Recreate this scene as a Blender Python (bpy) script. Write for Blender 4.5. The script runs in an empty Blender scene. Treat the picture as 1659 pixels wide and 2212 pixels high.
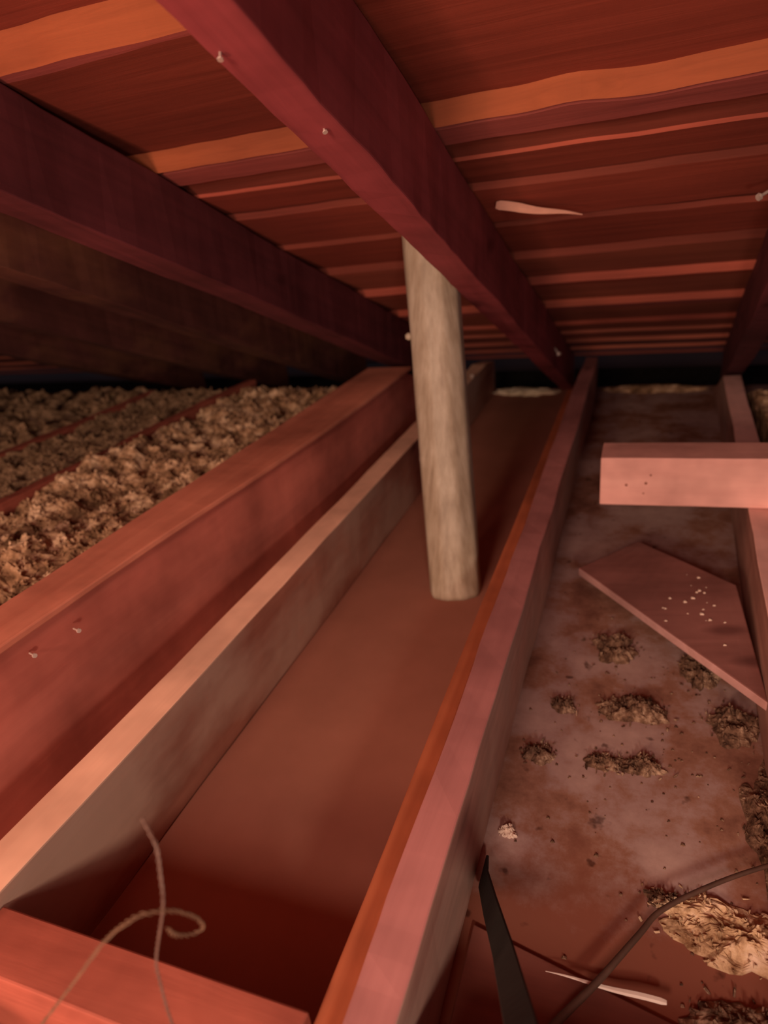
import bpy, bmesh, math, random
from mathutils import Vector, Matrix, noise, Euler

random.seed(7)
S = 0.6                      # metres per layout unit (camera height above the attic floor = 1 unit)
C = bpy.context.scene.collection
sc = bpy.context.scene

# ------------------------------------------------------------------ camera
cam_d = bpy.data.cameras.new('camera'); cam = bpy.data.objects.new('camera', cam_d); C.objects.link(cam)
right = Vector((0.93341179, 0.34271231, -0.1062577))
down = Vector((0.05172391, -0.42156912, -0.9053199))
fwd = Vector((-0.35505924, 0.8395402, -0.41122401))
M = Matrix((right, -down, -fwd)).transposed().to_4x4()
M.translation = Vector((0, 0, 1.0 * S))
cam.matrix_world = M
cam_d.sensor_width = 36; cam_d.lens = 1400 / 2212 * 36; cam_d.clip_start = 0.01
cam_d.dof.use_dof = True; cam_d.dof.focus_distance = 0.62; cam_d.dof.aperture_fstop = 4.0
sc.camera = cam

# ------------------------------------------------------------------ light
w = bpy.data.worlds.new('world'); sc.world = w; w.use_nodes = True
w.node_tree.nodes['Background'].inputs[0].default_value = (0.14, 0.14, 0.19, 1)
w.node_tree.nodes['Background'].inputs[1].default_value = 0.7
sc.view_settings.view_transform = 'Standard'; sc.view_settings.look = 'None'
sc.view_settings.gamma = 1.0; sc.view_settings.exposure = 0.0
sc.view_settings.use_curve_mapping = False

def lamp(name, loc, power, col, radius):
    d = bpy.data.lights.new(name, 'POINT'); d.energy = power; d.color = col; d.shadow_soft_size = radius
    o = bpy.data.objects.new(name, d); C.objects.link(o); o.location = [v * S for v in loc]
    return o
lamp('work_lamp', (-0.84, -2.00, 1.18), 60, (1.0, 0.68, 0.44), 0.13)
lamp('high_fill_light', (-0.42, -1.60, 1.66), 48, (1.0, 0.64, 0.50), 0.13)  # unseen fill added high up to lift the far floor
lamp('rafter_fill_light', (-1.05, -0.50, 0.50), 11, (1.0, 0.52, 0.36), 0.05)  # unseen fill added to brighten the rafter undersides
# torch low behind the camera on the right, pointing down along the right bay
td = bpy.data.lights.new('hand_torch', 'SPOT'); td.energy = 12.5; td.color = (1.0, 0.80, 0.62); td.shadow_soft_size = 0.04
td.spot_size = math.radians(125); td.spot_blend = 1.0
to = bpy.data.objects.new('hand_torch', td); C.objects.link(to); to.location = (0.27 * S, -0.45 * S, 0.66 * S)
to.rotation_euler = (Vector((-0.25, 1.5, -0.05)) - Vector((0.27, -0.45, 0.66))).to_track_quat('-Z', 'Y').to_euler()

# ------------------------------------------------------------------ materials
def new_mat(name):
    m = bpy.data.materials.new(name); m.use_nodes = True
    nt = m.node_tree; b = nt.nodes['Principled BSDF']
    return m, nt, b
def nd(nt, t, **kw):
    n = nt.nodes.new(t)
    for k, v in kw.items():
        if k in n.inputs: n.inputs[k].default_value = v
        else: setattr(n, k, v)
    return n
def ramp(nt, stops):
    r = nt.nodes.new('ShaderNodeValToRGB'); e = r.color_ramp.elements
    while len(e) < len(stops): e.new(0.5)
    for el, (p, c) in zip(e, stops):
        el.position = p; el.color = (c[0], c[1], c[2], 1)
    return r
def wood(name, light, dark, axis='y', rough=0.7, stain=None, stain_amt=0.0, grain=1.0, bump=0.25):
    m, nt, b = new_mat(name)
    L = nt.links
    tc = nd(nt, 'ShaderNodeTexCoord'); mp = nd(nt, 'ShaderNodeMapping')
    src = tc.outputs['Object']
    if axis == 'r':
        rt = nd(nt, 'ShaderNodeMapping'); rt.inputs['Rotation'].default_value = (math.atan(0.40), 0, 0); L.new(src, rt.inputs[0]); src = rt.outputs[0]; axis = 'y'
    L.new(src, mp.inputs[0])
    sc_ = {'y': (28, 1.6, 28), 'x': (1.6, 28, 28), 'z': (28, 28, 1.6)}[axis]
    mp.inputs['Scale'].default_value = sc_
    n1 = nd(nt, 'ShaderNodeTexNoise', Scale=1.3 * grain, Detail=6.0, Roughness=0.62, Distortion=0.5)
    L.new(mp.outputs[0], n1.inputs['Vector'])
    r = ramp(nt, [(0.28, dark), (0.72, light)])
    L.new(n1.outputs['Fac'], r.inputs[0])
    col = r.outputs[0]
    # broad blotches
    n2 = nd(nt, 'ShaderNodeTexNoise', Scale=5.0, Detail=4.0, Roughness=0.6)
    L.new(tc.outputs['Object'], n2.inputs['Vector'])
    r2 = ramp(nt, [(0.32, (0.62, 0.58, 0.60)), (0.66, (1.14, 1.12, 1.16))])
    L.new(n2.outputs['Fac'], r2.inputs[0])
    mx = nd(nt, 'ShaderNodeMix', data_type='RGBA', blend_type='MULTIPLY'); mx.inputs[0].default_value = 1
    L.new(col, mx.inputs[6]); L.new(r2.outputs[0], mx.inputs[7]); col = mx.outputs[2]
    # knots
    mp3 = nd(nt, 'ShaderNodeMapping'); L.new(tc.outputs['Object'], mp3.inputs[0])
    mp3.inputs['Scale'].default_value = {'y': (9, 4, 9), 'x': (4, 9, 9), 'z': (9, 9, 4)}[axis]
    v = nd(nt, 'ShaderNodeTexVoronoi', Scale=1.0); L.new(mp3.outputs[0], v.inputs['Vector'])
    rk = ramp(nt, [(0.05, (0.35, 0.28, 0.28)), (0.14, (1, 1, 1))]); L.new(v.outputs['Distance'], rk.inputs[0])
    mk = nd(nt, 'ShaderNodeMix', data_type='RGBA', blend_type='MULTIPLY'); mk.inputs[0].default_value = 0.7
    L.new(col, mk.inputs[6]); L.new(rk.outputs[0], mk.inputs[7]); col = mk.outputs[2]
    if stain:
        n3 = nd(nt, 'ShaderNodeTexNoise', Scale=3.2, Detail=5.0, Roughness=0.55)
        L.new(mp3.outputs[0], n3.inputs['Vector']); n3.inputs['Scale'].default_value = 0.7
        r3 = ramp(nt, [(0.46, (0, 0, 0)), (0.62, (stain_amt,) * 3)]); L.new(n3.outputs['Fac'], r3.inputs[0])
        ms = nd(nt, 'ShaderNodeMix', data_type='RGBA'); L.new(r3.outputs[0], ms.inputs[0])
        L.new(col, ms.inputs[6]); ms.inputs[7].default_value = (*stain, 1); col = ms.outputs[2]
    L.new(col, b.inputs['Base Color'])
    bp = nd(nt, 'ShaderNodeBump'); bp.inputs['Strength'].default_value = bump; bp.inputs['Distance'].default_value = 0.002
    L.new(n1.outputs['Fac'], bp.inputs['Height']); L.new(bp.outputs[0], b.inputs['Normal'])
    b.inputs['Roughness'].default_value = rough; b.inputs['Specular IOR Level'].default_value = 0.25
    return m

MAT = {}
MAT['redwood'] = wood('redwood_joist', (0.40, 0.115, 0.075), (0.27, 0.065, 0.042))
MAT['redwood_x'] = wood('redwood_block', (0.42, 0.115, 0.075), (0.27, 0.065, 0.042), 'x')
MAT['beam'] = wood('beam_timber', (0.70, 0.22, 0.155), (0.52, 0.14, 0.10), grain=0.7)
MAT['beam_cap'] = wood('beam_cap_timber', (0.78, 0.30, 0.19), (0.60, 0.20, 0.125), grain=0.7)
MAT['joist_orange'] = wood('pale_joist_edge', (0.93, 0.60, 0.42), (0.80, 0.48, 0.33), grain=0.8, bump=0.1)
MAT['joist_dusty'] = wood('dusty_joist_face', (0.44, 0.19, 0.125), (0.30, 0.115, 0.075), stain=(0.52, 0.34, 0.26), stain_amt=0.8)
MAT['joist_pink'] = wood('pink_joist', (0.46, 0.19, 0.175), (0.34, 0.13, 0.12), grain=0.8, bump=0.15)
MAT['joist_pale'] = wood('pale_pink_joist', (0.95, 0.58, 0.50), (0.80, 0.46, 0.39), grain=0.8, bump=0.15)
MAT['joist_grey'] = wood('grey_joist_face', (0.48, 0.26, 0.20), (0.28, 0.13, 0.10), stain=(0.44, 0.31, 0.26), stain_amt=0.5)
MAT['ledge'] = wood('ledge_strip', (0.46, 0.13, 0.055), (0.34, 0.09, 0.04))
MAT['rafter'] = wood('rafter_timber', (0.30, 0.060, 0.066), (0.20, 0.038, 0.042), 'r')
MAT['rafter_shaded'] = wood('shaded_rafter_timber', (0.135, 0.030, 0.036), (0.08, 0.018, 0.023), 'r')  # darker copy of the rafter timber, shade put into the colour
MAT['rafter_dark'] = wood('rafter_deep_shade', (0.11, 0.036, 0.030), (0.055, 0.018, 0.016), 'r', stain=(0.20, 0.085, 0.045), stain_amt=0.5)  # darkest rafter copy, deep shade painted in, with a brown stain
MAT['block_wood'] = wood('block_timber', (0.88, 0.48, 0.40), (0.74, 0.37, 0.31), 'x', bump=0.1)
MAT['plank'] = wood('plank_timber', (0.30, 0.13, 0.11), (0.22, 0.09, 0.075), 'x', bump=0.1)
MAT['scrap'] = wood('scrap_panel_board', (0.24, 0.085, 0.06), (0.17, 0.06, 0.045), 'x', bump=0.1)
MAT['plank_edge_lit'] = wood('lit_plank_edge_timber', (0.55, 0.30, 0.27), (0.42, 0.22, 0.19), 'x', bump=0.1)  # lighter copy of the plank timber, paints its lit near edge
MAT['sliver'] = wood('split_wood', (0.80, 0.45, 0.33), (0.66, 0.34, 0.25), 'x', bump=0.1)
MAT['white_wood'] = wood('bleached_wood', (0.95, 0.86, 0.76), (0.85, 0.72, 0.6), 'x', bump=0.1)
MAT['twig'] = wood('dark_wood', (0.10, 0.05, 0.035), (0.06, 0.03, 0.02))

def sheathing_mat():
    m, nt, b = new_mat('roof_sheathing'); L = nt.links
    tc = nd(nt, 'ShaderNodeTexCoord'); mp = nd(nt, 'ShaderNodeMapping'); L.new(tc.outputs['Object'], mp.inputs[0])
    mp.inputs['Scale'].default_value = (1.6, 34, 34)
    n1 = nd(nt, 'ShaderNodeTexNoise', Scale=1.5, Detail=7.0, Roughness=0.65, Distortion=0.6); L.new(mp.outputs[0], n1.inputs['Vector'])
    at = nt.nodes.new('ShaderNodeAttribute'); at.attribute_name = 'board'
    r = ramp(nt, [(0.25, (0.66, 0.62, 0.62)), (0.75, (1.15, 1.15, 1.15))]); L.new(n1.outputs['Fac'], r.inputs[0])
    mx = nd(nt, 'ShaderNodeMix', data_type='RGBA', blend_type='MULTIPLY'); mx.inputs[0].default_value = 1
    L.new(at.outputs['Color'], mx.inputs[6]); L.new(r.outputs[0], mx.inputs[7])
    n2 = nd(nt, 'ShaderNodeTexNoise', Scale=2.2, Detail=4.0); L.new(tc.outputs['Object'], n2.inputs['Vector'])
    r2 = ramp(nt, [(0.35, (0.75, 0.70, 0.75)), (0.65, (1.1, 1.1, 1.05))]); L.new(n2.outputs['Fac'], r2.inputs[0])
    m2 = nd(nt, 'ShaderNodeMix', data_type='RGBA', blend_type='MULTIPLY'); m2.inputs[0].default_value = 1
    L.new(mx.outputs[2], m2.inputs[6]); L.new(r2.outputs[0], m2.inputs[7])
    L.new(m2.outputs[2], b.inputs['Base Color'])
    bp = nd(nt, 'ShaderNodeBump'); bp.inputs['Strength'].default_value = 0.3; bp.inputs['Distance'].default_value = 0.002
    L.new(n1.outputs['Fac'], bp.inputs['Height']); L.new(bp.outputs[0], b.inputs['Normal'])
    b.inputs['Roughness'].default_value = 0.75; b.inputs['Specular IOR Level'].default_value = 0.2
    return m
MAT['sheathing'] = sheathing_mat()

def floor_mat():
    m, nt, b = new_mat('attic_floor_board'); L = nt.links
    tc = nd(nt, 'ShaderNodeTexCoord')
    sp = nd(nt, 'ShaderNodeSeparateXYZ'); L.new(tc.outputs['Object'], sp.inputs[0])
    n1 = nd(nt, 'ShaderNodeTexNoise', Scale=7.0, Detail=6.0, Roughness=0.6); L.new(tc.outputs['Object'], n1.inputs['Vector'])
    brown = ramp(nt, [(0.3, (0.29, 0.115, 0.078)), (0.7, (0.35, 0.140, 0.098))]); L.new(n1.outputs['Fac'], brown.inputs[0])
    # settled dust in the bay right of the middle joist
    n2 = nd(nt, 'ShaderNodeTexNoise', Scale=6.0, Detail=10.0, Roughness=0.68); L.new(tc.outputs['Object'], n2.inputs['Vector'])
    dust = ramp(nt, [(0.36, (0.17, 0.072, 0.050)), (0.45, (0.28, 0.135, 0.095)), (0.52, (0.35, 0.22, 0.20)), (0.64, (0.45, 0.30, 0.27))]); L.new(n2.outputs['Fac'], dust.inputs[0])
    gt = nd(nt, 'ShaderNodeMath', operation='GREATER_THAN'); L.new(sp.outputs['X'], gt.inputs[0]); gt.inputs[1].default_value = -0.24 * S
    mx = nd(nt, 'ShaderNodeMix', data_type='RGBA'); L.new(gt.outputs[0], mx.inputs[0]); L.new(brown.outputs[0], mx.inputs[6]); L.new(dust.outputs[0], mx.inputs[7])
    # the dust colour blends to a darker brown towards the near end
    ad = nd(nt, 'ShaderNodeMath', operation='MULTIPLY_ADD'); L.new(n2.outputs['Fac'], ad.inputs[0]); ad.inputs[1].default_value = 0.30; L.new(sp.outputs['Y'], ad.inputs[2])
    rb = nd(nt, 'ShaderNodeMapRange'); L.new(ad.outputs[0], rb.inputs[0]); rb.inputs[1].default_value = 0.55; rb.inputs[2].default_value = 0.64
    near_brown = nd(nt, 'ShaderNodeMix', data_type='RGBA'); L.new(rb.outputs[0], near_brown.inputs[0]); near_brown.inputs[6].default_value = (0.22, 0.075, 0.048, 1); L.new(dust.outputs[0], near_brown.inputs[7])
    L.new(near_brown.outputs[2], mx.inputs[7])
    # dark specks
    n3 = nd(nt, 'ShaderNodeTexNoise', Scale=38.0, Detail=3.0, Roughness=0.5); L.new(tc.outputs['Object'], n3.inputs['Vector'])
    rs = ramp(nt, [(0.27, (0.4, 0.35, 0.33)), (0.34, (1, 1, 1))]); L.new(n3.outputs['Fac'], rs.inputs[0])
    mm = nd(nt, 'ShaderNodeMix', data_type='RGBA', blend_type='MULTIPLY'); L.new(gt.outputs[0], mm.inputs[0])
    L.new(mx.outputs[2], mm.inputs[6]); L.new(rs.outputs[0], mm.inputs[7])
    L.new(mm.outputs[2], b.inputs['Base Color'])
    bp = nd(nt, 'ShaderNodeBump'); bp.inputs['Strength'].default_value = 0.2; bp.inputs['Distance'].default_value = 0.003
    L.new(n2.outputs['Fac'], bp.inputs['Height']); L.new(bp.outputs[0], b.inputs['Normal'])
    b.inputs['Roughness'].default_value = 0.85; b.inputs['Specular IOR Level'].default_value = 0.15
    return m
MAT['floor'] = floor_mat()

def speckle(name, stops, scale=60.0, rough=0.95, bump=0.6, dist=0.004):
    m, nt, b = new_mat(name); L = nt.links
    tc = nd(nt, 'ShaderNodeTexCoord')
    n = nd(nt, 'ShaderNodeTexNoise', Scale=scale, Detail=6.0, Roughness=0.7); L.new(tc.outputs['Object'], n.inputs['Vector'])
    r = ramp(nt, stops); L.new(n.outputs['Fac'], r.inputs[0]); L.new(r.outputs[0], b.inputs['Base Color'])
    bp = nd(nt, 'ShaderNodeBump'); bp.inputs['Strength'].default_value = bump; bp.inputs['Distance'].default_value = dist
    L.new(n.outputs['Fac'], bp.inputs['Height']); L.new(bp.outputs[0], b.inputs['Normal'])
    b.inputs['Roughness'].default_value = rough; b.inputs['Specular IOR Level'].default_value = 0.1
    return m
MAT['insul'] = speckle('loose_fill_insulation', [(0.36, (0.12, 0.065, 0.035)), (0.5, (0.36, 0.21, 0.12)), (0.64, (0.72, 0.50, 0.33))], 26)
MAT['insul_shaded'] = speckle('shaded_insulation', [(0.34, (0.10, 0.055, 0.030)), (0.5, (0.20, 0.120, 0.070)), (0.66, (0.30, 0.19, 0.12))], 45)  # dimmer copy of the insulation, paints the shade of the far bays
MAT['tuft'] = speckle('fallen_insulation_tuft', [(0.38, (0.06, 0.030, 0.020)), (0.52, (0.16, 0.085, 0.055)), (0.70, (0.45, 0.30, 0.21))], 70)
MAT['pale_tuft'] = speckle('pale_insulation_tuft', [(0.38, (0.20, 0.10, 0.05)), (0.50, (0.50, 0.32, 0.19)), (0.66, (0.66, 0.48, 0.36))], 30)
MAT['batt'] = speckle('pale_batt_edge', [(0.36, (0.55, 0.42, 0.30)), (0.62, (0.85, 0.70, 0.55))], 60)
MAT['crumb'] = speckle('pale_crumb', [(0.3, (0.55, 0.38, 0.30)), (0.7, (0.85, 0.66, 0.55))], 90)
MAT['paper'] = speckle('kraft_paper_edge', [(0.35, (0.34, 0.19, 0.09)), (0.65, (0.50, 0.30, 0.15))], 25, bump=0.2)

def pipe_mat():
    m, nt, b = new_mat('vent_pipe_coating'); L = nt.links
    tc = nd(nt, 'ShaderNodeTexCoord'); mp = nd(nt, 'ShaderNodeMapping'); L.new(tc.outputs['Object'], mp.inputs[0])
    mp.inputs['Scale'].default_value = (60, 60, 0.9)
    n = nd(nt, 'ShaderNodeTexNoise', Scale=1.4, Detail=5.0, Roughness=0.6); L.new(mp.outputs[0], n.inputs['Vector'])
    r = ramp(nt, [(0.28, (0.25, 0.185, 0.13)), (0.50, (0.35, 0.28, 0.205)), (0.74, (0.44, 0.365, 0.285))]); L.new(n.outputs['Fac'], r.inputs[0])
    n2 = nd(nt, 'ShaderNodeTexNoise', Scale=9.0, Detail=5.0, Roughness=0.6); L.new(tc.outputs['Object'], n2.inputs['Vector'])
    r2 = ramp(nt, [(0.34, (0.80, 0.76, 0.72)), (0.60, (1.05, 1.05, 1.06))]); L.new(n2.outputs['Fac'], r2.inputs[0])
    mx = nd(nt, 'ShaderNodeMix', data_type='RGBA', blend_type='MULTIPLY'); mx.inputs[0].default_value = 1
    L.new(r.outputs[0], mx.inputs[6]); L.new(r2.outputs[0], mx.inputs[7]); L.new(mx.outputs[2], b.inputs['Base Color'])
    b.inputs['Roughness'].default_value = 0.55
    bp = nd(nt, 'ShaderNodeBump'); bp.inputs['Strength'].default_value = 0.3; bp.inputs['Distance'].default_value = 0.002
    L.new(n.outputs['Fac'], bp.inputs['Height']); L.new(bp.outputs[0], b.inputs['Normal'])
    return m
MAT['pipe'] = pipe_mat()
def plain(name, col, rough=0.6, metal=0.0):
    m, nt, b = new_mat(name); L = nt.links
    tc = nd(nt, 'ShaderNodeTexCoord'); n = nd(nt, 'ShaderNodeTexNoise', Scale=60.0, Detail=3.0); L.new(tc.outputs['Object'], n.inputs['Vector'])
    r = ramp(nt, [(0.3, [c * 0.75 for c in col]), (0.7, [min(1, c * 1.15) for c in col])]); L.new(n.outputs['Fac'], r.inputs[0])
    L.new(r.outputs[0], b.inputs['Base Color']); b.inputs['Roughness'].default_value = rough; b.inputs['Metallic'].default_value = metal
    return m
MAT['nail'] = plain('nail_steel', (0.75, 0.62, 0.55), 0.35, 0.6)
MAT['rust'] = plain('rusted_iron', (0.22, 0.07, 0.045), 0.8)
MAT['wire'] = plain('twisted_wire', (0.17, 0.10, 0.08), 0.5, 0.3)
MAT['frayed'] = plain('frayed_wire', (0.15, 0.075, 0.04), 0.8)
MAT['strap'] = plain('black_strap', (0.012, 0.010, 0.008), 0.8)
MAT['cable'] = plain('dark_cable', (0.07, 0.032, 0.022), 0.6)
MAT['void'] = plain('eave_unlit_black', (0.008, 0.006, 0.005), 0.95)  # near-black so that the eave reads as unlit space

MAT['void'].node_tree.nodes['Principled BSDF'].inputs['Specular IOR Level'].default_value = 0.0
# ------------------------------------------------------------------ helpers
def link(name, verts, faces, mats, parent=None, origin=None, smooth=False, fmat=None):
    """verts in layout units; origin in layout units"""
    if parent is not None: org = Vector(parent['_org'])
    else: org = Vector(origin) if origin is not None else Vector((sum(v[0] for v in verts) / len(verts), sum(v[1] for v in verts) / len(verts), min(v[2] for v in verts)))
    me = bpy.data.meshes.new(name)
    me.from_pydata([((Vector(v) - org) * S)[:] for v in verts], [], faces)
    me.validate(); me.update()
    bm = bmesh.new(); bm.from_mesh(me); bmesh.ops.recalc_face_normals(bm, faces=bm.faces); bm.to_mesh(me); bm.free()
    if not isinstance(mats, (list, tuple)): mats = [mats]
    for mm in mats: me.materials.append(MAT[mm])
    if fmat:
        for p, i in zip(me.polygons, fmat): p.material_index = i
    for p in me.polygons: p.use_smooth = smooth
    o = bpy.data.objects.new(name, me); C.objects.link(o)
    if parent is not None: o.parent = parent
    else: o.location = org * S
    o['_org'] = org[:]
    return o
def tag(o, label=None, cat=None, group=None, kind=None):
    if label: o['label'] = label
    if cat: o['category'] = cat
    if group: o['group'] = group
    if kind: o['kind'] = kind
    return o
def bev(o, wdt=0.002, seg=2):
    m = o.modifiers.new('bevel', 'BEVEL'); m.width = wdt; m.segments = seg; m.limit_method = 'ANGLE'; m.angle_limit = math.radians(50)
    return o
def loft(name, stations, mats, nsub=40, wob=0.003, parent=None, seed=0.0, sidemat=None, origin=None):
    """stations: 4 corners each (bottom-left, bottom-right, top-right, top-left); linear between stations, with a little warp"""
    rings = []
    n = len(stations) - 1; per = max(1, nsub // n)
    for i in range(n):
        a, b = stations[i], stations[i + 1]
        for k in range(per):
            t = k / per
            rings.append([Vector(p) * (1 - t) + Vector(q) * t for p, q in zip(a, b)])
    rings.append([Vector(p) for p in stations[-1]])
    vs = []
    for i, r in enumerate(rings):
        for j, p in enumerate(r):
            q = p * 3.1 + Vector((seed, seed * 1.7, j * 2.3))
            vs.append(p + Vector((noise.noise(q), 0, noise.noise(q + Vector((9, 4, 1))))) * wob + Vector((noise.noise(q * 7), 0, noise.noise(q * 7 + Vector((3, 3, 3))))) * wob * 0.35)
    fs, fm = [], []
    for i in range(len(rings) - 1):
        for j in range(4):
            k = (j + 1) % 4
            fs.append((i * 4 + j, i * 4 + k, i * 4 + 4 + k, i * 4 + 4 + j))
            fm.append(0 if not sidemat else sidemat[j])
    m = len(vs)
    fs.append((0, 1, 2, 3)); fs.append((m - 4, m - 3, m - 2, m - 1)); fm += [0, 0]
    o = link(name, vs, fs, mats, parent, origin, fmat=fm)
    return bev(o, 0.0018, 2)
def rect(xl, xr, y, zb, zt, xl2=None, xr2=None):
    return [(xl, y, zb), (xr, y, zb), (xr if xr2 is None else xr2, y, zt), (xl if xl2 is None else xl2, y, zt)]
def tube(name, pts, radii, mat, parent=None, seg=10, sub=6, origin=None, smooth=True):
    P = [Vector(p) for p in pts]; R = radii if isinstance(radii, (list, tuple)) else [radii] * len(P)
    Q, RR = [], []
    for i in range(len(P) - 1):
        p0 = P[max(0, i - 1)]; p1 = P[i]; p2 = P[i + 1]; p3 = P[min(len(P) - 1, i + 2)]
        for k in range(sub):
            t = k / sub
            Q.append(0.5 * ((2 * p1) + (-p0 + p2) * t + (2 * p0 - 5 * p1 + 4 * p2 - p3) * t * t + (-p0 + 3 * p1 - 3 * p2 + p3) * t ** 3))
            RR.append(R[i] * (1 - t) + R[i + 1] * t)
    Q.append(P[-1]); RR.append(R[-1])
    vs, fs = tube_geo(Q, RR, seg)
    return link(name, vs, fs, mat, parent, origin, smooth=smooth), Q
def tube_geo(Q, RR, seg, base=0):
    vs, fs = [], []
    up = Vector((0.1, 0.2, 1)).normalized()
    for i, q in enumerate(Q):
        t = (Q[min(i + 1, len(Q) - 1)] - Q[max(i - 1, 0)]).normalized()
        a = t.cross(up)
        if a.length < 1e-3: a = t.cross(Vector((1, 0, 0)))
        a.normalize(); b = t.cross(a); up = a.cross(t)
        for k in range(seg):
            an = 2 * math.pi * k / seg
            vs.append(q + (a * math.cos(an) + b * math.sin(an)) * RR[i])
    for i in range(len(Q) - 1):
        for k in range(seg):
            k2 = (k + 1) % seg
            fs.append((base + i * seg + k, base + i * seg + k2, base + (i + 1) * seg + k2, base + (i + 1) * seg + k))
    fs.append(tuple(base + k for k in range(seg))); fs.append(tuple(base + (len(Q) - 1) * seg + k for k in range(seg)))
    return vs, fs
def nail(parent, p, d, ln=0.022, r=0.0035):
    """nail shank and head as one part"""
    d = Vector(d).normalized(); p = Vector(p)
    Q = [p, p + d * ln * 0.88, p + d * ln * 0.881, p + d * ln]
    vs, fs = tube_geo(Q, [r * 0.55, r * 0.55, r * 1.35, r * 1.25], 8)
    return link('nail', vs, fs, 'nail', parent, smooth=False)
ROOF = lambda y: 1.70 - 0.40 * y

# ------------------------------------------------------------------ the shell
nx, ny = 60, 60
vs = []; fs = []
x0, x1, y0, y1 = -7.0, 3.0, -2.8, 3.80
for j in range(ny + 1):
    for i in range(nx + 1):
        x = x0 + (x1 - x0) * i / nx; y = y0 + (y1 - y0) * j / ny
        vs.append((x, y, 0.004 * noise.noise(Vector((x * 1.5, y * 1.5, 0))) - 0.002))
nt_ = len(vs)
vs += [(x0, y0, -0.05), (x1, y0, -0.05), (x1, y1, -0.05), (x0, y1, -0.05)]
for j in range(ny):
    for i in range(nx):
        a = j * (nx + 1) + i; fs.append((a, a + 1, a + nx + 2, a + nx + 1))
fs.append((nt_, nt_ + 1, nt_ + 2, nt_ + 3))
edge_b = list(range(0, nx + 1)); fs.append(tuple(edge_b + [nt_ + 1, nt_]))
edge_t = [ny * (nx + 1) + i for i in range(nx + 1)]; fs.append(tuple(edge_t + [nt_ + 2, nt_ + 3]))
fs.append(tuple([j * (nx + 1) for j in range(ny + 1)] + [nt_ + 3, nt_]))
fs.append(tuple([j * (nx + 1) + nx for j in range(ny + 1)] + [nt_ + 2, nt_ + 1]))
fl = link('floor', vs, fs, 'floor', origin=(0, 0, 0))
tag(fl, 'brown board attic floor seen between the joists, dusty grey in the right bay', kind='structure')

# roof sheathing: courses of boards running left to right, each near edge lower than the board before it
RED = (0.26, 0.056, 0.036); FAR = (0.36, 0.085, 0.055); EAVE_SHADE = (0.05, 0.018, 0.012); DRK = (0.18, 0.042, 0.028); PUR = (0.28, 0.070, 0.062); ORG = (0.33, 0.090, 0.036); OLV = (0.32, 0.090, 0.058)
# (y, height above reference plane, colour of the strip that FOLLOWS)
prof = [(-2.8, 0.03, RED), (0.40, 0.03, DRK), (0.41, 0.00, RED), (1.025, 0.055, ORG), (1.032, 0.0, PUR), (1.045, 0.0, RED), (1.378, 0.040, ORG), (1.384, 0.0, DRK),
        (1.392, 0.022, PUR), (1.402, 0.004, PUR), (1.455, 0.002, DRK), (1.462, 0.022, DRK), (1.520, 0.006, FAR), (1.524, 0.0, RED),
        (1.645, 0.012, DRK), (1.657, 0.013, DRK), (1.665, 0.0, RED), (1.870, 0.008, DRK), (1.885, 0.011, DRK), (1.893, 0.0, RED), (2.14, 0.02, DRK), (2.15, 0.0, OLV),
        (2.415, 0.026, FAR), (2.42, 0.0, RED), (2.45, 0.0, OLV), (2.735, 0.026, FAR), (2.74, 0.0, PUR), (2.79, 0.0, OLV), (3.04, 0.016, RED), (3.045, 0.0, OLV),
        (3.22, 0.012, OLV), (3.225, 0.0, OLV), (3.42, 0.016, OLV), (3.426, 0.0, OLV), (3.60, 0.012, OLV), (3.604, 0.0, OLV), (3.78, 0.010, DRK), (3.785, 0.0, EAVE_SHADE), (4.5, 0.0, EAVE_SHADE)]  # last near-black strip paints the unlit eave end of the roof
vs = []; fs = []; cols = []
nx = 420; x0, x1 = -7.0, 3.0
for i in range(nx + 1):
    x = x0 + (x1 - x0) * i / nx
    for k, (y, o, c) in enumerate(prof):
        grp = round(y * 12)
        wav = 0.010 * noise.noise(Vector((x * 2.2, grp * 3.7, 0))) + 0.006 * noise.noise(Vector((x * 9, grp * 3.7, 5)))
        if y < -2 or y > 4.4: wav = 0
        if 1.37 < y < 1.41: wav += 0.010 * math.exp(-((x + 0.13) / 0.06) ** 2) - 0.008 * math.exp(-((x - 0.02) / 0.09) ** 2)
        zz = ROOF(y) + o + 0.004 * noise.noise(Vector((x * 1.7, grp * 1.3, 8)))
        vs.append((x, y - wav, zz + 0.4 * wav))
    
n = len(prof)
for i in range(nx):
    for k in range(n - 1):
        a = i * n + k; fs.append((a, a + n, a + n + 1, a + 1)); xx = x0 + (x1 - x0) * i / nx; g_ = 0.92 + 0.42 * noise.noise(Vector((xx * 1.3, k * 2.1, 3))); cols.append(tuple(c_ * g_ for c_ in prof[k][2]))
# upper skin so that the roof has thickness
b0 = len(vs)
vs += [(x0, -2.8, ROOF(-2.8) + 0.14), (x1, -2.8, ROOF(-2.8) + 0.14), (x1, 4.5, ROOF(4.5) + 0.14), (x0, 4.5, ROOF(4.5) + 0.14)]
fs.append((b0, b0 + 1, b0 + 2, b0 + 3)); cols.append(RED)
fs.append(tuple([i * n for i in range(nx + 1)] + [b0 + 1, b0])); cols.append(RED)
fs.append(tuple([i * n + n - 1 for i in range(nx + 1)] + [b0 + 2, b0 + 3])); cols.append(RED)
fs.append(tuple(list(range(n)) + [b0 + 3, b0])); cols.append(RED)
fs.append(tuple([nx * n + k for k in range(n)] + [b0 + 2, b0 + 1])); cols.append(RED)
ce = link('ceiling', vs, fs, 'sheathing', origin=(0, 0, 0))
att = ce.data.color_attributes.new('board', 'FLOAT_COLOR', 'CORNER')
for p, c in zip(ce.data.polygons, cols):
    for li in p.loop_indices: att.data[li].color = (*c, 1)
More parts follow.
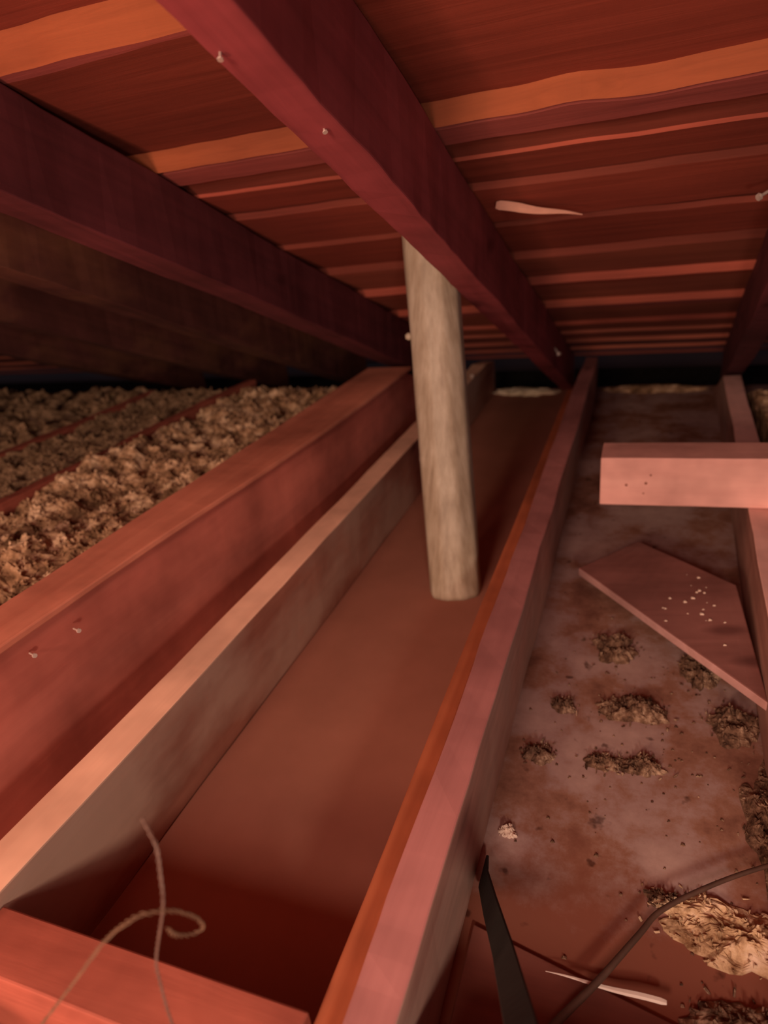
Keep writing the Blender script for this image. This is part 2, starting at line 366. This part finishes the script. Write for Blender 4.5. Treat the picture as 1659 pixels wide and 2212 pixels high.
tag(ce, 'red-brown roof sheathing boards sloping down to the eave', kind='structure')

wb = loft('wall_back', [[(-7.0, 4.25, -0.30), (-7.0, 4.30, -0.30), (-7.0, 4.30, 0.10), (-7.0, 4.25, 0.10)],
                        [(3.0, 4.25, -0.30), (3.0, 4.30, -0.30), (3.0, 4.30, 0.10), (3.0, 4.25, 0.10)]], 'void', nsub=20)
tag(wb, 'board closing the eave, painted black as unlit space', kind='structure')

# ------------------------------------------------------------------ joists
ys = lambda a, b, n: [a + (b - a) * i / n for i in range(n + 1)]
# B: thin joist with the pale orange top edge
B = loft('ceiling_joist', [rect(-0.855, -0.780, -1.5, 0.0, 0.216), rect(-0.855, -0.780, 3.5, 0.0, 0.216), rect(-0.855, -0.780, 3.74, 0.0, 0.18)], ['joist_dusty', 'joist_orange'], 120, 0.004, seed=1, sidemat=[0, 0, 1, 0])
tag(B, 'thin ceiling joist with a pale orange top edge, next right of the tall beam', 'joist')
# C: pink-topped joist
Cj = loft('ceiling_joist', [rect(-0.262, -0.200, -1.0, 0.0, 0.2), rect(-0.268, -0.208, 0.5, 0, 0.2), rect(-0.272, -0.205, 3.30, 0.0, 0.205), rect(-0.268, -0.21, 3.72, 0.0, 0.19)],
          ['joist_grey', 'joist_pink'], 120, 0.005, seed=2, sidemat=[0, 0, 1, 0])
tag(Cj, 'long pink-topped ceiling joist just right of the round pipe', 'joist')
st = loft('nailing_strip', [rect(-0.306, -0.268, -0.9, 0.0, 0.178), rect(-0.308, -0.274, 1.2, 0, 0.178), rect(-0.306, -0.2755, 3.1, 0.0, 0.175)], 'ledge', 90, 0.0015, seed=3)
tag(st, 'narrow orange-brown strip nailed low along the left side of the pink-topped joist', 'board')
# D: joist on the right
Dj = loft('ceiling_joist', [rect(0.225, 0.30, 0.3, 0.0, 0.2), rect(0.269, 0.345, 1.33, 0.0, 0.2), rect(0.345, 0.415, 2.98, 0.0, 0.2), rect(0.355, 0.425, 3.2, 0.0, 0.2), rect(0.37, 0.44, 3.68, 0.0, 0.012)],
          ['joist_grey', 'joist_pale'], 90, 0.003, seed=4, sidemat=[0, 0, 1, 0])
tag(Dj, 'ceiling joist at the right edge that the short cross block rests on', 'joist')
# A: tall beam with a flat cap
AX = (-0.93, -1.13)
def atop(y, lim): return min(lim, 1.488 - 0.4 * y)
cap = 0.03
def xin(y): return -0.922 - 0.088 / (1 + math.exp((y - 1.35) / 0.28))
stA = []; stC = []
for y in [-1.4 + 0.08 * k for k in range(65)]:
    stA.append(rect(-1.115, xin(y) - 0.012, y, 0.0, max(0.05, min(0.385, 1.44 - 0.4 * y))))
for y in [-1.4 + 0.08 * k for k in range(52)]:
    stC.append(rect(-1.128, xin(y), y, 0.386, atop(y, 0.40)))
A = bpy.data.objects.new('timber_beam', None); C.objects.link(A); A.location = (-1.03 * S, 0, 0); A['_org'] = (-1.03, 0, 0)
tag(A, 'tall reddish timber beam left of the thin joist, its wide top edge against the loose insulation', 'beam')
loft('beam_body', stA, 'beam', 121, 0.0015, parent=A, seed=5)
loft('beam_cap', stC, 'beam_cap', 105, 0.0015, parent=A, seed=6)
for p in ((-1.006, 0.66, 0.352), (-0.985, 0.745, 0.35)): nail(A, p, (1, -0.3, 0.1))
nail(B, (-0.79, 3.2, 0.21), (0.3, -0.6, 0.7), 0.03, 0.008)
# E joists in the insulation
E1 = loft('ceiling_joist', [rect(-1.845, -1.80, -0.5, 0.0, 0.330), rect(-1.845, -1.80, 2.80, 0.0, 0.330)], ['redwood'], 80, 0.008, seed=7)
tag(E1, 'joist whose thin edge shows through the loose insulation, nearest beyond the tall beam', 'joist')
E2 = loft('ceiling_joist', [rect(-2.34, -2.29, -0.5, 0.0, 0.322), rect(-2.34, -2.29, 2.65, 0.0, 0.322)], ['redwood'], 80, 0.008, seed=8)
tag(E2, 'farther joist barely showing above the insulation near the left edge', 'joist')

# blocking at the bottom left, between B and C
bl = loft('blocking_board', [[(-0.778, 0.262, 0.0), (-0.778, 0.345, 0.0), (-0.778, 0.342, 0.198), (-0.778, 0.265, 0.198)],
                             [(-0.310, 0.270, 0.0), (-0.310, 0.350, 0.0), (-0.310, 0.348, 0.198), (-0.310, 0.272, 0.198)]], 'redwood_x', 40, 0.002, seed=9)
tag(bl, 'short orange-red blocking board across the bottom left corner, fixed between two joists', 'board')
shade_board = loft('blocking_board', [[(-0.198, 0.262, 0.0), (-0.198, 0.342, 0.0), (-0.198, 0.342, 0.165), (-0.198, 0.265, 0.165)],  # added out of view to shade the near floor of this bay
                             [(0.214, 0.270, 0.0), (0.214, 0.345, 0.0), (0.214, 0.345, 0.165), (0.214, 0.272, 0.165)]], 'redwood_x', 40, 0.002, seed=19)
tag(shade_board, 'added unseen board shading the near end of the right bay, under the bottom edge', 'board')
# cross block on the right
bx = loft('cross_block', [[(-0.083, 1.757, 0.2015), (-0.083, 1.885, 0.2015), (-0.083, 1.885, 0.340), (-0.083, 1.757, 0.340)],
                          [(0.75, 1.79, 0.2025), (0.75, 1.92, 0.2025), (0.75, 1.92, 0.342), (0.75, 1.79, 0.342)]], 'block_wood', 40, 0.0015, seed=10)
tag(bx, 'stout pale pink wooden block lying across the right joist, cut end showing', 'block')
for p, rr in (((-0.015, 1.760, 0.262), 0.0045), ((0.035, 1.763, 0.268), 0.0050), ((0.046, 1.7635, 0.292), 0.0038), ((0.030, 1.7625, 0.238), 0.003)):
    q_, f_ = tube_geo([Vector(p) + Vector((0, 0.004, 0)), Vector(p) + Vector((0, -0.0015, 0))], [rr, rr * 0.8], 9)
    link('rusty_nail_head', q_, f_, 'rust', bx)
# plank lying on the floor in the right bay
def slab(name, corners, th, mat, seed=0, side=None, nsub=14, wob=0.0015, parent=None):
    """corners a-b-c-d (top face, a-d left end, b-c right end)"""
    a, b, c, d = [Vector(p) for p in corners]; t = Vector((0, 0, -th))
    return loft(name, [[a + t, d + t, d, a], [b + t, c + t, c, b]], mat, nsub, wob, seed=seed, sidemat=side, parent=parent)
pk = slab('loose_plank', [(-0.128, 1.650, 0.050), (0.262, 1.120, 0.094), (0.250, 1.545, 0.098), (0.027, 1.820, 0.060)], 0.022, ['plank', 'plank_edge_lit'], seed=11, side=[0, 0, 0, 1])
tag(pk, 'dark red flat plank lying askew on the floor under the cross block', 'plank')

# ------------------------------------------------------------------ rafters
def rafter(xl_n, xr_n, xl_f, xr_f, yn, yf, depth, mat, seed, label, mids=(), topo=0.0, group=None):
    sts = []
    for i in range(9):
        t = i / 8; y = yn + (yf - yn) * t
        xl = xl_n + (xl_f - xl_n) * t; xr = xr_n + (xr_f - xr_n) * t
        sts.append([(xl, y, ROOF(y) - depth), (xr, y, ROOF(y) - depth), (xr, y, ROOF(y) - 0.004 + topo), (xl, y, ROOF(y) - 0.004 + topo)])
    o = loft('rafter', sts, mat, 96, 0.006, seed=seed)
    return tag(o, label, 'rafter')
r1 = rafter(-0.515, -0.432, -0.405, -0.335, -0.6, 3.78, 0.196, ['rafter'], 21, 'big dark red rafter passing in front of the top of the round pipe')
r2 = rafter(-1.230, -1.130, -1.065, -0.960, -0.6, 3.2, 0.200, ['rafter_shaded'], 22, 'dark rafter from the left edge that ends on top of the tall beam')
r3 = rafter(-1.60, -1.50, -1.56, -1.46, -0.6, 3.45, 0.200, ['rafter_dark'], 23, 'shade-darkened rafter below the upper left one, with ragged bits along its bottom edge')
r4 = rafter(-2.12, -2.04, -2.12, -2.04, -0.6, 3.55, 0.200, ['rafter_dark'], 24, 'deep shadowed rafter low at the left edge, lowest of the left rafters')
r5 = rafter(0.220, 0.30, 0.400, 0.47, 0.9, 3.75, 0.200, ['rafter_shaded'], 25, 'rafter at the right edge above the right joist, its side in black shadow')
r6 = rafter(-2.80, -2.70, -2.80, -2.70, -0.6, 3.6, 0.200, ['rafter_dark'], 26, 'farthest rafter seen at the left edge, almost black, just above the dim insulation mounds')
nail(r1, (-0.43, 0.96, ROOF(0.96) - 0.19), (0.4, -0.4, -0.8), 0.012, 0.003)
nail(r1, (-0.465, 0.78, ROOF(0.78) - 0.194), (0.1, -0.4, -0.8), 0.013, 0.003)
nail(r1, (-0.36, 3.0, ROOF(3.0) - 0.1), (0.5, -0.4, -0.6), 0.05, 0.008)
nail(r5, (0.245, 1.70, ROOF(1.7) - 0.05), (-0.6, -0.4, -0.3), 0.04, 0.006)

# ------------------------------------------------------------------ vent pipe
base = Vector((-0.462, 1.555, -0.012)); top = Vector((-0.545, 1.82, ROOF(1.82) + 0.03))
nseg, nr = 64, 90
vs = []; fs = []
ax = (top - base).normalized(); ua = ax.cross(Vector((0, 1, 0))).normalized(); ub = ax.cross(ua)
for j in range(nr + 1):
    t = j / nr; c = base.lerp(top, t)
    for k in range(nseg):
        a = 2 * math.pi * k / nseg
        r = 0.0742 - 0.0025 * t + 0.0012 * math.sin(a * 9 + 1) + 0.0012 * noise.noise(Vector((math.cos(a) * 3, math.sin(a) * 3, t * 5)))
        if j == 0: r *= 0.97
        if 0.37 < t < 0.385: r += 0.001
        p = c + (ua * math.cos(a) + ub * math.sin(a)) * r
        if j == 0: p.z += 0.012 * max(0, noise.noise(Vector((math.cos(a) * 4, math.sin(a) * 4, 0))))
        vs.append(p)
for j in range(nr):
    for k in range(nseg):
        k2 = (k + 1) % nseg; fs.append((j * nseg + k, j * nseg + k2, (j + 1) * nseg + k2, (j + 1) * nseg + k))
fs.append(tuple(range(nseg))); fs.append(tuple(nr * nseg + k for k in range(nseg)))
vp = link('vent_pipe', vs, fs, 'pipe', origin=base, smooth=True)
tag(vp, 'round tan vent pipe with vertical streaks rising from the floor to the roof', 'pipe')
sc1 = base.lerp(top, 0.62) - ua * 0.072 * 1
# small lump on its left side
vs, fs = tube_geo([base.lerp(top, .70) + Vector((-0.066, -0.02, 0)), base.lerp(top, .70) + Vector((-0.074, -0.024, 0)), base.lerp(top, .70) + Vector((-0.081, -0.026, 0))], [0.010, 0.011, 0.006], 10)
link('rivet', vs, fs, 'pipe', vp, smooth=True)

# ------------------------------------------------------------------ insulation
def field(name, xa, xb, ya, yb, step, hf, mat, seed, flakes=0, fl_sz=0.012, amp=1.0):
    nx = int((xb - xa) / step); ny = int((yb - ya) / step)
    vs, fs = [], []
    H = {}
    for j in range(ny + 1):
        for i in range(nx + 1):
            x = xa + (xb - xa) * i / nx; y = ya + (yb - ya) * j / ny
            z = hf(x, y)
            p = Vector((x * 9 + seed, y * 9, 1.3))
            z += amp * (0.035 * noise.noise(p * 0.45) - 0.22 * max(0, noise.noise(p * 1.3 + Vector((3, 1, 2))) - 0.20) + 0.040 * noise.noise(p * 1.6) + 0.030 * abs(noise.noise(p * 3.5)) - 0.015 + 0.016 * noise.noise(p * 7))
            vs.append((x + 0.006 * noise.noise(p * 6), y + 0.006 * noise.noise(p * 6 + Vector((5, 5, 5))), z)); H[i, j] = z
    for j in range(ny):
        for i in range(nx):
            a = j * (nx + 1) + i; fs.append((a, a + 1, a + nx + 2, a + nx + 1))
    # skirt down to the floor
    per = [j * (nx + 1) for j in range(ny, -1, -1)] + list(range(1, nx + 1)) + [j * (nx + 1) + nx for j in range(1, ny + 1)] + [ny * (nx + 1) + i for i in range(nx - 1, 0, -1)]
    b0 = len(vs)
    for k in per: v = vs[k]; vs.append((v[0], v[1], 0.004))
    for k in range(len(per)):
        k2 = (k + 1) % len(per); fs.append((per[k], per[k2], b0 + k2, b0 + k))
    rnd = random.Random(seed)
    for _ in range(flakes):
        i = rnd.randint(1, nx - 1); j = rnd.randint(1, ny - 1); x, y, z = vs[j * (nx + 1) + i]
        s = fl_sz * rnd.uniform(0.4, 1.3)
        rot = Euler((rnd.uniform(0, 6), rnd.uniform(0, 6), rnd.uniform(0, 6))).to_matrix()
        b = len(vs)
        pts = [(-1, -.7, -.35), (1, -.6, -.3), (.8, .8, -.35), (-.9, .6, -.3), (-.6, -.5, .4), (.7, -.4, .35), (.5, .6, .45), (-.6, .5, .3)]
        for q in pts:
            v = rot @ (Vector(q) * s * rnd.uniform(0.7, 1.2)); vs.append((x + v.x, y + v.y, z + v.z + s * 0.3))
        for f in ((0, 1, 2, 3), (4, 5, 6, 7), (0, 1, 5, 4), (1, 2, 6, 5), (2, 3, 7, 6), (3, 0, 4, 7)): fs.append(tuple(b + k for k in f))
    return link(name, vs, fs, mat, smooth=False)
def h_left(x, y):
    e = 0.285 + 0.035 * max(0, min(1, (-1.35 - x) / 0.45)) + 0.025 * noise.noise(Vector((x * 1.5, y * 1.5, 4)))
    if y > 2.3: e += 0.05 * (y - 2.3) * (1 if x > -2.3 else 0)
    e = min(e, 1.43 - 0.4 * y - 0.04)
    return max(e, 0.02)
i1 = field('loose_insulation', -1.795, -1.135, 0.55, 3.25, 0.0125, h_left, 'insul', 3, 9000, 0.0055, amp=0.8)
tag(i1, 'loose-fill tan insulation in the bay beyond the tall beam', 'insulation', kind='stuff')
i2 = field('loose_insulation', -2.285, -1.850, 0.9, 3.2, 0.014, h_left, 'insul_shaded', 13, 4000, 0.0055, amp=0.7)
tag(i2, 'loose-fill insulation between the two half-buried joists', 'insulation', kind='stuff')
i3 = field('loose_insulation', -6.8, -2.345, 1.2, 3.6, 0.03, lambda x, y: h_left(x, y) + 0.01, 'insul_shaded', 23, 1500, 0.02)
tag(i3, 'dim mounds of insulation beyond the farthest joist at the left edge', 'insulation', kind='stuff')
i4 = field('loose_insulation', 0.46, 1.6, 1.0, 3.6, 0.02, lambda x, y: max(0.02, min(0.15, 1.40 - 0.4 * y)), 'insul', 33, 1200, 0.012, amp=0.5)
tag(i4, 'brown insulation beyond the right joist at the right edge', 'insulation', kind='stuff')

# kraft paper lip along the beam's far edge
ps = []
for i in range(9):
    y = 0.7 + (2.6 - 0.7) * i / 8
    ps.append([(-1.175 - 0.01 * math.sin(i * 2.1), y, 0.33), (-1.131, y, 0.34), (-1.131, y, 0.392), (-1.165 - 0.012 * math.sin(i * 2.1), y, 0.372)])
kp = loft('paper_facing', ps, 'paper', 80, 0.004, seed=31)
tag(kp, 'brown paper lip of an insulation batt folded against the far edge of the tall beam', 'paper')

# pale batt edge at the eave
def lump(name, c, rad, mat, seed, squash=0.5, rough=0.35, sub=4, parent=None, freq=2.2):
    bm = bmesh.new(); bmesh.ops.create_icosphere(bm, subdivisions=sub, radius=1)
    for v in bm.verts:
        n_ = v.co.normalized()
        k = 1 + rough * noise.noise(n_ * freq + Vector((seed, 0, 0))) + rough * 0.8 * noise.noise(n_ * freq * 2.7 + Vector((seed, 3, 0))) + rough * 0.6 * noise.noise(n_ * freq * 7 + Vector((seed, 3, 7)))
        v.co = n_ * k
    zmin = min(v.co.z for v in bm.verts)
    vs = [Vector((v.co.x * rad[0] + c[0], v.co.y * rad[1] + c[1], (max(v.co.z, -0.55) + 0.55) * rad[2] + c[2])) for v in bm.verts]
    fs = [tuple(v.index for v in f.verts) for f in bm.faces]; bm.free()
    return link(name, vs, fs, mat, parent, smooth=False)
bt = lump('insulation_batt', (-0.60, 3.70, -0.004), (0.17, 0.06, 0.018), 'batt', 5, rough=0.25)
tag(bt, 'strip of pale batt insulation lying at the eave behind the pipe', 'insulation')
bt2 = lump('insulation_batt', (0.08, 3.72, -0.004), (0.24, 0.06, 0.018), 'insul', 8, rough=0.25)
tag(bt2, 'thin brown roll of insulation along the eave in the right bay', 'insulation')

# tufts fallen on the right bay floor
TU = [((-0.016, 1.36), (0.045, 0.055, 0.022), 'tuft', 'brown insulation tuft standing alone just below the plank'),
      ((0.030, 1.155), (0.075, 0.040, 0.022), 'tuft', 'ragged brown insulation tuft in the middle of the right bay'),
      ((-0.115, 1.135), (0.026, 0.022, 0.014), 'tuft', 'small dark tuft left of the ragged brown one, nearest the pink joist'),
      ((-0.147, 0.985), (0.028, 0.026, 0.014), 'tuft', 'small curled tuft close to the side of the pink-topped joist'),
      ((-0.022, 0.995), (0.034, 0.022, 0.014), 'tuft', 'left one of two dark tufts lying side by side in the right bay'),
      ((0.045, 1.000), (0.036, 0.024, 0.016), 'tuft', 'right one of two dark tufts lying side by side in the right bay'),
      ((0.165, 1.315), (0.040, 0.060, 0.028), 'tuft', 'dark tuft tucked under the near edge of the plank'),
      ((0.215, 1.150), (0.042, 0.055, 0.022), 'tuft', 'long dark heap of debris at the right edge below the plank'),
      ((0.190, 0.705), (0.115, 0.052, 0.017), 'pale_tuft', 'large pale tan insulation clump at the lower right'),
      ((0.185, 0.575), (0.070, 0.040, 0.016), 'tuft', 'dark clump of debris in the bottom right corner'),
      ((0.245, 0.900), (0.030, 0.150, 0.020), 'tuft', 'long low ridge of brown debris along the foot of the right joist'),
      ((0.075, 0.735), (0.022, 0.014, 0.010), 'tuft', 'small dark tuft just above the pale insulation clump'),
      ((-0.172, 0.792), (0.014, 0.010, 0.008), 'crumb', 'tiny pale crumb beside the foot of the pink-topped joist')]
def patch(name, c, rad, mat, seed, flakes):
    """a low ragged heap: irregular outline, bumpy top, flakes and fibres on it"""
    rnd = random.Random(seed); vs, fs = [], []; nr_, na = 14, 56
    def R(a): return 1 + 0.42 * noise.noise(Vector((math.cos(a) * 1.3 + seed, math.sin(a) * 1.3, 2))) + 0.30 * noise.noise(Vector((math.cos(a) * 4 + seed, math.sin(a) * 4, 7)))
    def P(a, r):
        rr = R(a) * r; x = math.cos(a) * rr * rad[0]; y = math.sin(a) * rr * rad[1]
        q = Vector((x * 30 + seed, y * 30, 0.5))
        h = rad[2] * (1 - r ** 2.2) * (0.75 + 0.9 * noise.noise(q) + 0.7 * noise.noise(q * 2.3) + 0.4 * noise.noise(q * 5))
        return (c[0] + x, c[1] + y, c[2] + max(h, 0.0) + 0.002)
    vs.append(P(0, 0))
    for i in range(1, nr_ + 1):
        for k in range(na): vs.append(P(2 * math.pi * k / na, i / nr_))
    for k in range(na): v = vs[1 + (nr_ - 1) * na + k]; vs.append((v[0], v[1], c[2] - 0.001))
    for k in range(na): fs.append((0, 1 + k, 1 + (k + 1) % na))
    for i in range(nr_):
        for k in range(na): k2 = (k + 1) % na; fs.append((1 + i * na + k, 1 + i * na + k2, 1 + (i + 1) * na + k2, 1 + (i + 1) * na + k))
    for _ in range(flakes):
        a = rnd.uniform(0, 6.28); r = rnd.random() ** 0.6; 
        if rnd.random() < 0.2: r *= 1.5
        x, y, z = P(a, min(r, 1)); 
        if r > 1: x = c[0] + (x - c[0]) * r; y = c[1] + (y - c[1]) * r; z = c[2]
        s = rnd.uniform(0.0012, 0.0042); rot = Euler((rnd.uniform(0, 6), rnd.uniform(0, 6), rnd.uniform(0, 6))).to_matrix(); b = len(vs)
        for q in ((-1.6, -.6, -.3), (1.5, -.5, -.3), (1.3, .6, -.3), (-1.5, .5, -.3), (-1.1, -.4, .3), (1.2, -.4, .35), (.9, .5, .35), (-1, .4, .3)):
            v = rot @ (Vector(q) * s * rnd.uniform(.7, 1.2)); vs.append((x + v.x, y + v.y, z + v.z + s * 0.8))
        for f in ((0, 1, 2, 3), (4, 5, 6, 7), (0, 1, 5, 4), (1, 2, 6, 5), (2, 3, 7, 6), (3, 0, 4, 7)): fs.append(tuple(b + k for k in f))
    return link(name, vs, fs, mat, smooth=False)
for k, (c, rad, mt, lb) in enumerate(TU):
    t = patch('insulation_tuft', (c[0], c[1], 0.0), rad, mt, 40 + k * 3.3, 20 if mt == 'crumb' else int(60 + 22000 * rad[0] * rad[1]))
    tag(t, lb, 'insulation tuft', 'tufts fallen on the right bay floor')

# crumbs scattered on floor and plank: uncountable
def crumbs(name, n, fn, size, mat, seed):
    rnd = random.Random(seed); vs, fs = [], []
    for _ in range(n):
        x, y, z = fn(rnd); s = size * rnd.uniform(0.3, 1.2); b = len(vs)
        for q in ((-1, -.8, 0), (1, -.7, 0), (.8, .9, 0), (-.8, .7, 0), (-.5, -.5, .9), (.6, -.4, 1), (.4, .5, .8), (-.5, .4, 1)):
            vs.append((x + q[0] * s * rnd.uniform(.6, 1.3), y + q[1] * s * rnd.uniform(.6, 1.3), z + q[2] * s * 0.8))
        for f in ((0, 1, 2, 3), (4, 5, 6, 7), (0, 1, 5, 4), (1, 2, 6, 5), (2, 3, 7, 6), (3, 0, 4, 7)): fs.append(tuple(b + k for k in f))
    return link(name, vs, fs, mat)
def on_plank(r):
    a, b, c, d = [Vector(p) for p in ((-0.128, 1.650, 0.050), (0.262, 1.120, 0.094), (0.250, 1.545, 0.098), (0.027, 1.820, 0.060))]
    u, v = r.uniform(0.1, 0.97), r.uniform(0.1, 0.9)
    if r.random() < 0.6: u = r.gauss(0.7, 0.12); v = r.gauss(0.45, 0.15)
    u = min(max(u, .05), .97); v = min(max(v, .05), .95)
    return (a.lerp(b, u)).lerp(d.lerp(c, u), v)[:]
tag(crumbs('plank_crumbs', 22, on_plank, 0.0042, 'crumb', 4), 'pale crumbs sprinkled over the dark red plank', 'debris', kind='stuff')
def on_floor(r):
    x, y = r.gauss(0.06, 0.11), r.gauss(1.02, 0.20)
    return (min(max(x, -0.18), 0.22), min(max(y, 0.5), 2.6), 0.0)
tag(crumbs('floor_debris', 150, on_floor, 0.0032, 'tuft', 6), 'brown specks of debris scattered on the dusty right bay floor', 'debris', kind='stuff')

# ------------------------------------------------------------------ small wooden bits
def spindle(name, a, b, r, mat, flat=0.4, label='', cat=''):
    a, b = Vector(a), Vector(b); d = (b - a); vs, fs = [], []
    side = d.cross(Vector((0, 0, 1))).normalized(); up = side.cross(d).normalized(); n = 24
    for i in range(n + 1):
        t = i / n; rr = r * min(1, (t * 1.25 + 0.10)) * (1 if t < 0.97 else 0.7); c = a + d * t + up * 0.0015 * math.sin(t * 9)
        for k in range(6):
            an = 2 * math.pi * k / 6; vs.append(c + (side * math.cos(an) + up * math.sin(an) * flat) * rr)
    for i in range(n):
        for k in range(6): k2 = (k + 1) % 6; fs.append((i * 6 + k, i * 6 + k2, i * 6 + 6 + k2, i * 6 + 6 + k))
    fs.append(tuple(range(6))); fs.append(tuple(n * 6 + k for k in range(6)))
    return tag(link(name, vs, fs, mat), label, cat)
spindle('wood_sliver', (-0.078, 0.570, 0.018), (0.078, 0.573, 0.022), 0.0048, 'white_wood', 0.6, 'long pale pointed wood sliver lying on the floor at the bottom right', 'wood sliver')
spindle('roof_splinter', (-0.145, 1.775, ROOF(1.775) - 0.034), (-0.345, 1.735, ROOF(1.735) - 0.008), 0.015, 'sliver', 0.8, 'bright pink splinter hanging under the roof boards beside the big rafter', 'splinter')

# flat scrap board under the bottom right clutter
sb = slab('scrap_panel', [(-0.192, 0.46, 0.006), (0.205, 0.44, 0.006), (0.205, 0.535, 0.006), (-0.192, 0.615, 0.006)], 0.005, 'scrap', seed=51)
tag(sb, 'thin dark red scrap panel lying flat at the bottom right under the pale sliver', 'panel')

# ------------------------------------------------------------------ wires, strap, cable
def twisted(name, pts, r_strand, r_twist, pitch, mat, label, cat='wire', extra=None, jitter=0.0):
    P = [Vector(p) for p in pts]; Q = []
    for i in range(len(P) - 1):
        p0 = P[max(0, i - 1)]; p1 = P[i]; p2 = P[i + 1]; p3 = P[min(len(P) - 1, i + 2)]
        for k in range(24):
            t = k / 24
            Q.append(0.5 * ((2 * p1) + (-p0 + p2) * t + (2 * p0 - 5 * p1 + 4 * p2 - p3) * t * t + (-p0 + 3 * p1 - 3 * p2 + p3) * t ** 3))
    Q.append(P[-1])
    root = bpy.data.objects.new(name, None); C.objects.link(root); root.location = P[0] * S; root['_org'] = P[0][:]
    tag(root, label, cat)
    ln = [0]
    for a, b in zip(Q, Q[1:]): ln.append(ln[-1] + (b - a).length)
    for sgn in (0, math.pi):
        R = []
        up = Vector((0.3, 1, 0.1)).normalized()
        for i, q in enumerate(Q):
            t = (Q[min(i + 1, len(Q) - 1)] - Q[max(i - 1, 0)]).normalized()
            a = t.cross(up).normalized(); b = t.cross(a); up = a.cross(t)
            ph = ln[i] / pitch * 2 * math.pi + sgn
            rt = r_twist * (1 + jitter * noise.noise(q * 60 + Vector((sgn, 0, 0))))
            R.append(q + (a * math.cos(ph) + b * math.sin(ph)) * rt)
        vs, fs = tube_geo(R, [r_strand] * len(R), 6)
        link('strand', vs, fs, mat, root, smooth=True)
    return root
twisted('twisted_wire', [(-0.355, 0.225, 0.0), (-0.362, 0.23, 0.12), (-0.369, 0.235, 0.257), (-0.369, 0.235, 0.35), (-0.37, 0.24, 0.405), (-0.367, 0.243, 0.435), (-0.345, 0.25, 0.502), (-0.342, 0.256, 0.535), (-0.343, 0.262, 0.56), (-0.352, 0.268, 0.566), (-0.364, 0.275, 0.571)],
        0.0006, 0.0009, 0.016, 'wire', 'thin twisted wire standing upright with its free tip in front of the bottom left bay')
twisted('looped_wire', [(-0.74, 0.19, 0.0), (-0.62, 0.195, 0.18), (-0.496, 0.20, 0.342), (-0.423, 0.205, 0.437), (-0.378, 0.215, 0.496), (-0.349, 0.225, 0.522), (-0.335, 0.235, 0.522), (-0.329, 0.25, 0.503), (-0.326, 0.262, 0.478), (-0.33, 0.268, 0.456), (-0.338, 0.262, 0.452), (-0.342, 0.25, 0.467), (-0.339, 0.243, 0.488)],
        0.0006, 0.0011, 0.014, 'frayed', 'frayed brown wire bending over into a small loop in front of the blocking board', jitter=0.8)

CABLE = [(-0.101, 0.425, 0.032), (-0.057, 0.5, 0.032), (-0.009, 0.568, 0.032), (0.042, 0.648, 0.032), (0.074, 0.696, 0.032), (0.147, 0.758, 0.032), (0.226, 0.812, 0.032), (0.30, 0.85, 0.032)]
# dark strap hanging from the foot of the joist towards the lower right
P = [Vector(p) for p in [(-0.196, 0.72, 0.003), (-0.190, 0.68, 0.022), (-0.16, 0.6, 0.079), (-0.121, 0.5, 0.157), (-0.094, 0.42, 0.232), (-0.073, 0.36, 0.285), (-0.053, 0.3, 0.33), (-0.035, 0.24, 0.36)]]
Q = []
for i in range(len(P) - 1):
    for k in range(6): Q.append(P[i].lerp(P[i + 1], k / 6))
Q.append(P[-1])
vs, fs = [], []
for i, q in enumerate(Q):
    t = i / (len(Q) - 1)
    tan = (Q[min(i + 1, len(Q) - 1)] - Q[max(i - 1, 0)]).normalized()
    view = Vector((0, 0.55, -1)).normalized()
    a = tan.cross(Vector((0.1, 0.3, 1))).normalized(); b = tan.cross(a).normalized()
    an = math.radians(62 * (1 - t) ** 1.2 + 22)
    wv = (a * math.cos(an) + b * math.sin(an)) * 0.0165; tv = (-a * math.sin(an) + b * math.cos(an)) * 0.0022
    for s1, s2 in ((-1, -1), (1, -1), (1, 1), (-1, 1)): vs.append(q + wv * s1 + tv * s2)
for i in range(len(Q) - 1):
    for k in range(4): k2 = (k + 1) % 4; fs.append((i * 4 + k, i * 4 + k2, i * 4 + 4 + k2, i * 4 + 4 + k))
fs.append((0, 1, 2, 3)); m_ = len(vs); fs.append((m_ - 4, m_ - 3, m_ - 2, m_ - 1))
tag(bev(link('webbing_strap', vs, fs, 'strap'), 0.0006, 1), 'black strap widening towards the bottom edge, rising from the foot of the pink-topped joist', 'strap')

cb, _ = tube('electric_cable', CABLE, [0.0062, 0.0058, 0.005, 0.0045, 0.004, 0.0036, 0.0034, 0.0034], 'cable')
tag(cb, 'thin dark cable running diagonally over the pale insulation clump', 'cable')
